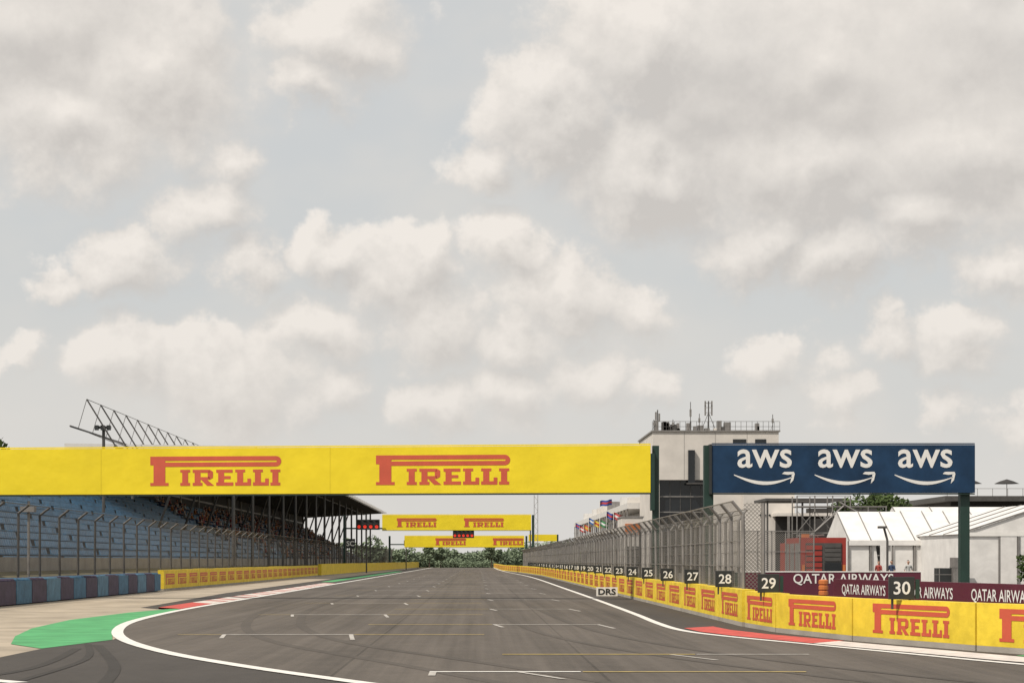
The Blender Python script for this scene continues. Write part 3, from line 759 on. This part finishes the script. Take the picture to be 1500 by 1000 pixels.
for i in range(34):
    x=rg.uniform(-9.5,4.5); y=rg.uniform(438,450); h=rg.uniform(1.0,3.0) if x<-1 or x>2.5 else rg.uniform(.8,1.8)
    clump(b,(x,y,h*.4),1.4,1.4,h*.6,260,.25,LEAFHAZE,rg,0)
b.done()
b=MB("verge_grass")
for i in range(2600):
    x=rg.uniform(-22.6,-19.2); y=rg.uniform(50,200); h=rg.uniform(.15,.45)
    b.poly([(x,y,0),(x+.25,y+.1,0),(x+.12+rg.uniform(-.1,.1),y,h)],GRASS)
b.done()
b=MB("earth_embankment")
b.hexa([(-22.8,40,0.0),(-19.9,40,0.0),(-19.9,420,0.0),(-22.8,420,0.0),(-22.8,40,1.2),(-20.4,40,.3),(-20.4,420,.3),(-22.8,420,1.2)],GRASS); b.done()

# ------------------------------------------------------------------ sun + sky
SUN_EL=50; sun_dir=Vector((-0.62,-0.50,0)).normalized()*math.cos(R(SUN_EL)); sun_dir.z=math.sin(R(SUN_EL))
sl=bpy.data.lights.new("sun",'SUN'); sl.energy=3.9; sl.angle=R(0.6); sl.color=(1,.93,.84)
so=bpy.data.objects.new("sun",sl); COL.objects.link(so); so.rotation_euler=sun_dir.to_track_quat('Z','Y').to_euler(); so.location=(-50,-50,80)

w=bpy.data.worlds.new("World"); scene.world=w; w.use_nodes=True
w.cycles.sampling_method='NONE'
nt=w.node_tree; N=nt.nodes; L=nt.links
bg=N["Background"]; bg.inputs['Strength'].default_value=0.1
sky=N.new("ShaderNodeTexSky"); sky.sky_type='NISHITA'; sky.sun_disc=False
sky.sun_elevation=R(SUN_EL); sky.sun_rotation=math.atan2(sun_dir.x,sun_dir.y); sky.dust_density=4; sky.air_density=1.2

def helpers(nt):
    N=nt.nodes;L=nt.links
    def put(n,i,x):
        if isinstance(x,(int,float)): n.inputs[i].default_value=x
        elif isinstance(x,tuple): n.inputs[i].default_value=x
        else: L.new(x,n.inputs[i])
    def M(op,a,b=0.0,c=0.0,clamp=False):
        n=N.new("ShaderNodeMath"); n.operation=op; n.use_clamp=clamp; put(n,0,a);put(n,1,b);put(n,2,c); return n.outputs[0]
    def V(op,a,b=(0,0,0),sc=None):
        n=N.new("ShaderNodeVectorMath"); n.operation=op; put(n,0,a); put(n,1,b)
        if sc is not None: put(n,3,sc)
        return n.outputs['Value'] if op in('LENGTH','DOT_PRODUCT','DISTANCE') else n.outputs[0]
    def NZ(v,scale,detail,rough):
        n=N.new("ShaderNodeTexNoise"); n.inputs['Scale'].default_value=scale;n.inputs['Detail'].default_value=detail;n.inputs['Roughness'].default_value=rough
        L.new(v,n.inputs['Vector']); return n
    return M,V,NZ
# cumulus masses: azimuth, elevation, radius in milli-units (1000 = 20.8 degrees); flattened 1.45:1
CL=[(-650,750,250),(-480,700,190),(-600,610,150),(-190,760,120),(-240,690,70),
 (250,740,180),(450,710,280),(720,740,330),(110,640,130),(10,575,85),(250,570,170),(470,560,200),(700,590,220),
 (-370,580,75),(-395,505,90),(-500,435,95),(-590,412,60),(-330,430,75),
 (-200,450,80),(-110,405,105),(35,450,80),(110,395,115),(205,360,75),(-250,325,95),(-70,345,115),(60,320,80),
 (-490,285,95),(-370,245,130),(-230,235,80),(-645,312,45),
 (150,270,80),(60,240,85),(-60,222,80),(225,235,60),
 (400,460,95),(510,435,105),(640,475,120),(800,500,90),
 (450,278,75),(590,312,70),(690,300,80),(755,395,75),(520,222,60),(680,200,55),(780,190,60)]
KY=1.45
g=bpy.data.node_groups.new("cloud_field",'ShaderNodeTree')
g.interface.new_socket("Vector",in_out='INPUT',socket_type='NodeSocketVector'); g.interface.new_socket("Value",in_out='OUTPUT',socket_type='NodeSocketFloat')
gi=g.nodes.new("NodeGroupInput"); go=g.nodes.new("NodeGroupOutput")
M,V,NZ=helpers(g)
p=gi.outputs[0]
a=NZ(p,5,1,.5); bb=NZ(p,15,4,.62)
wa=V('MULTIPLY',V('SUBTRACT',a.outputs['Color'],(.5,.5,.5)),(.17,.17,0)); wb=V('MULTIPLY',V('SUBTRACT',bb.outputs['Color'],(.5,.5,.5)),(.11,.15,0))
q=V('MULTIPLY',p,(1,KY,0)); q=V('ADD',V('ADD',q,wa),wb)
acc=None
for (ax,el,r) in CL:
    d=V('DISTANCE',q,(ax/1000,el*KY/1000,0)); gain=min(1.6,(r/80.0)**.6)*1.05
    v=M('MULTIPLY_ADD',d,-gain*1000/r,gain)
    acc=v if acc is None else M('SMOOTH_MAX',acc,v,.15)
f=NZ(p,6,6,.56)
out=M('MULTIPLY_ADD',f.outputs['Fac'],.8,M('SUBTRACT',M('MAXIMUM',acc,-.7),.36))
g.links.new(out,go.inputs[0])

M,V,NZ=helpers(nt)
tc=N.new("ShaderNodeTexCoord"); sep=N.new("ShaderNodeSeparateXYZ"); L.new(tc.outputs['Generated'],sep.inputs[0])
az=M('MULTIPLY',M('ARCTAN2',sep.outputs[0],sep.outputs[1]),2.75)
el=M('MULTIPLY',M('ARCSINE',sep.outputs[2]),2.75)
cmb=N.new("ShaderNodeCombineXYZ"); L.new(az,cmb.inputs[0]); L.new(el,cmb.inputs[1]); P=cmb.outputs[0]
def G(v):
    n=N.new("ShaderNodeGroup"); n.node_tree=g; L.new(v,n.inputs[0]); return n.outputs[0]
d0=G(P); d1=G(V('ADD',P,(-.016,.032,0)))
def SS(x,a,b):
    n=N.new("ShaderNodeMapRange"); n.interpolation_type='SMOOTHSTEP'; n.inputs[1].default_value=a;n.inputs[2].default_value=b; L.new(x,n.inputs[0]); return n.outputs[0]
# sunlit tops have a crisper edge, shaded bases dissolve into the haze
lit=M('MULTIPLY',M('SUBTRACT',d0,d1),.9)
top=SS(lit,-.15,.35)
alpha=M('ADD',M('MULTIPLY',SS(d0,-.10,.34),top),M('MULTIPLY',SS(d0,-.22,.75),M('SUBTRACT',1.0,top)))
veil=NZ(V('MULTIPLY',P,(1,1.6,1)),2.2,4,.55).outputs['Fac']
t=M('ADD',M('ADD',.47,lit),M('MULTIPLY',M('SUBTRACT',veil,.5),.6))
PS=V('MULTIPLY',P,(1,2.2,0))
k1=SS(V('DISTANCE',PS,(.32,1.34,0)),.40,.0); k2=SS(V('DISTANCE',PS,(-.56,1.80,0)),.42,.0)
t=M('SUBTRACT',t,M('MULTIPLY',M('ADD',k1,k2),.22))
t=M('SUBTRACT',t,M('MULTIPLY',SS(d0,.5,1.6),.05),clamp=True)
cr=N.new("ShaderNodeValToRGB"); e=cr.color_ramp.elements
e[0].position=.0; e[0].color=(.60,.565,.53,1); e[1].position=1.0; e[1].color=(.90,.84,.775,1)
m_=cr.color_ramp.elements.new(.5); m_.color=(.75,.705,.655,1)
L.new(t,cr.inputs[0])
def MIX(f,a,b):
    n=N.new("ShaderNodeMix"); n.data_type='RGBA'
    for i,x in((0,f),(6,a),(7,b)):
        if isinstance(x,(int,float)) or isinstance(x,tuple): n.inputs[i].default_value=x
        else: L.new(x,n.inputs[i])
    return n.outputs[2]
skyc=V('SCALE',sky.outputs[0],sc=.1)
air=MIX(.85,skyc,(.67,.68,.675,1))
air=MIX(M('MULTIPLY',SS(veil,.36,.66),.65),air,(.71,.685,.645,1))
col=MIX(M('MULTIPLY',alpha,.88),air,cr.outputs[0])
hz=N.new("ShaderNodeMapRange"); hz.inputs[1].default_value=0;hz.inputs[2].default_value=.42;hz.inputs[3].default_value=.7;hz.inputs[4].default_value=0; L.new(el,hz.inputs[0])
col=MIX(hz.outputs[0],col,(.745,.71,.665,1))
fin=V('SCALE',col,sc=10.0)
L.new(fin,bg.inputs['Color'])

# ------------------------------------------------------------------ camera
cam=bpy.data.cameras.new("camera"); co=bpy.data.objects.new("camera",cam); COL.objects.link(co); scene.camera=co
co.location=(0,0,1.75); co.rotation_euler=(R(90),0,0); cam.sensor_width=36; cam.lens=66; cam.shift_x=50/1500; cam.shift_y=320/1500
cam.clip_start=.1; cam.clip_end=20000
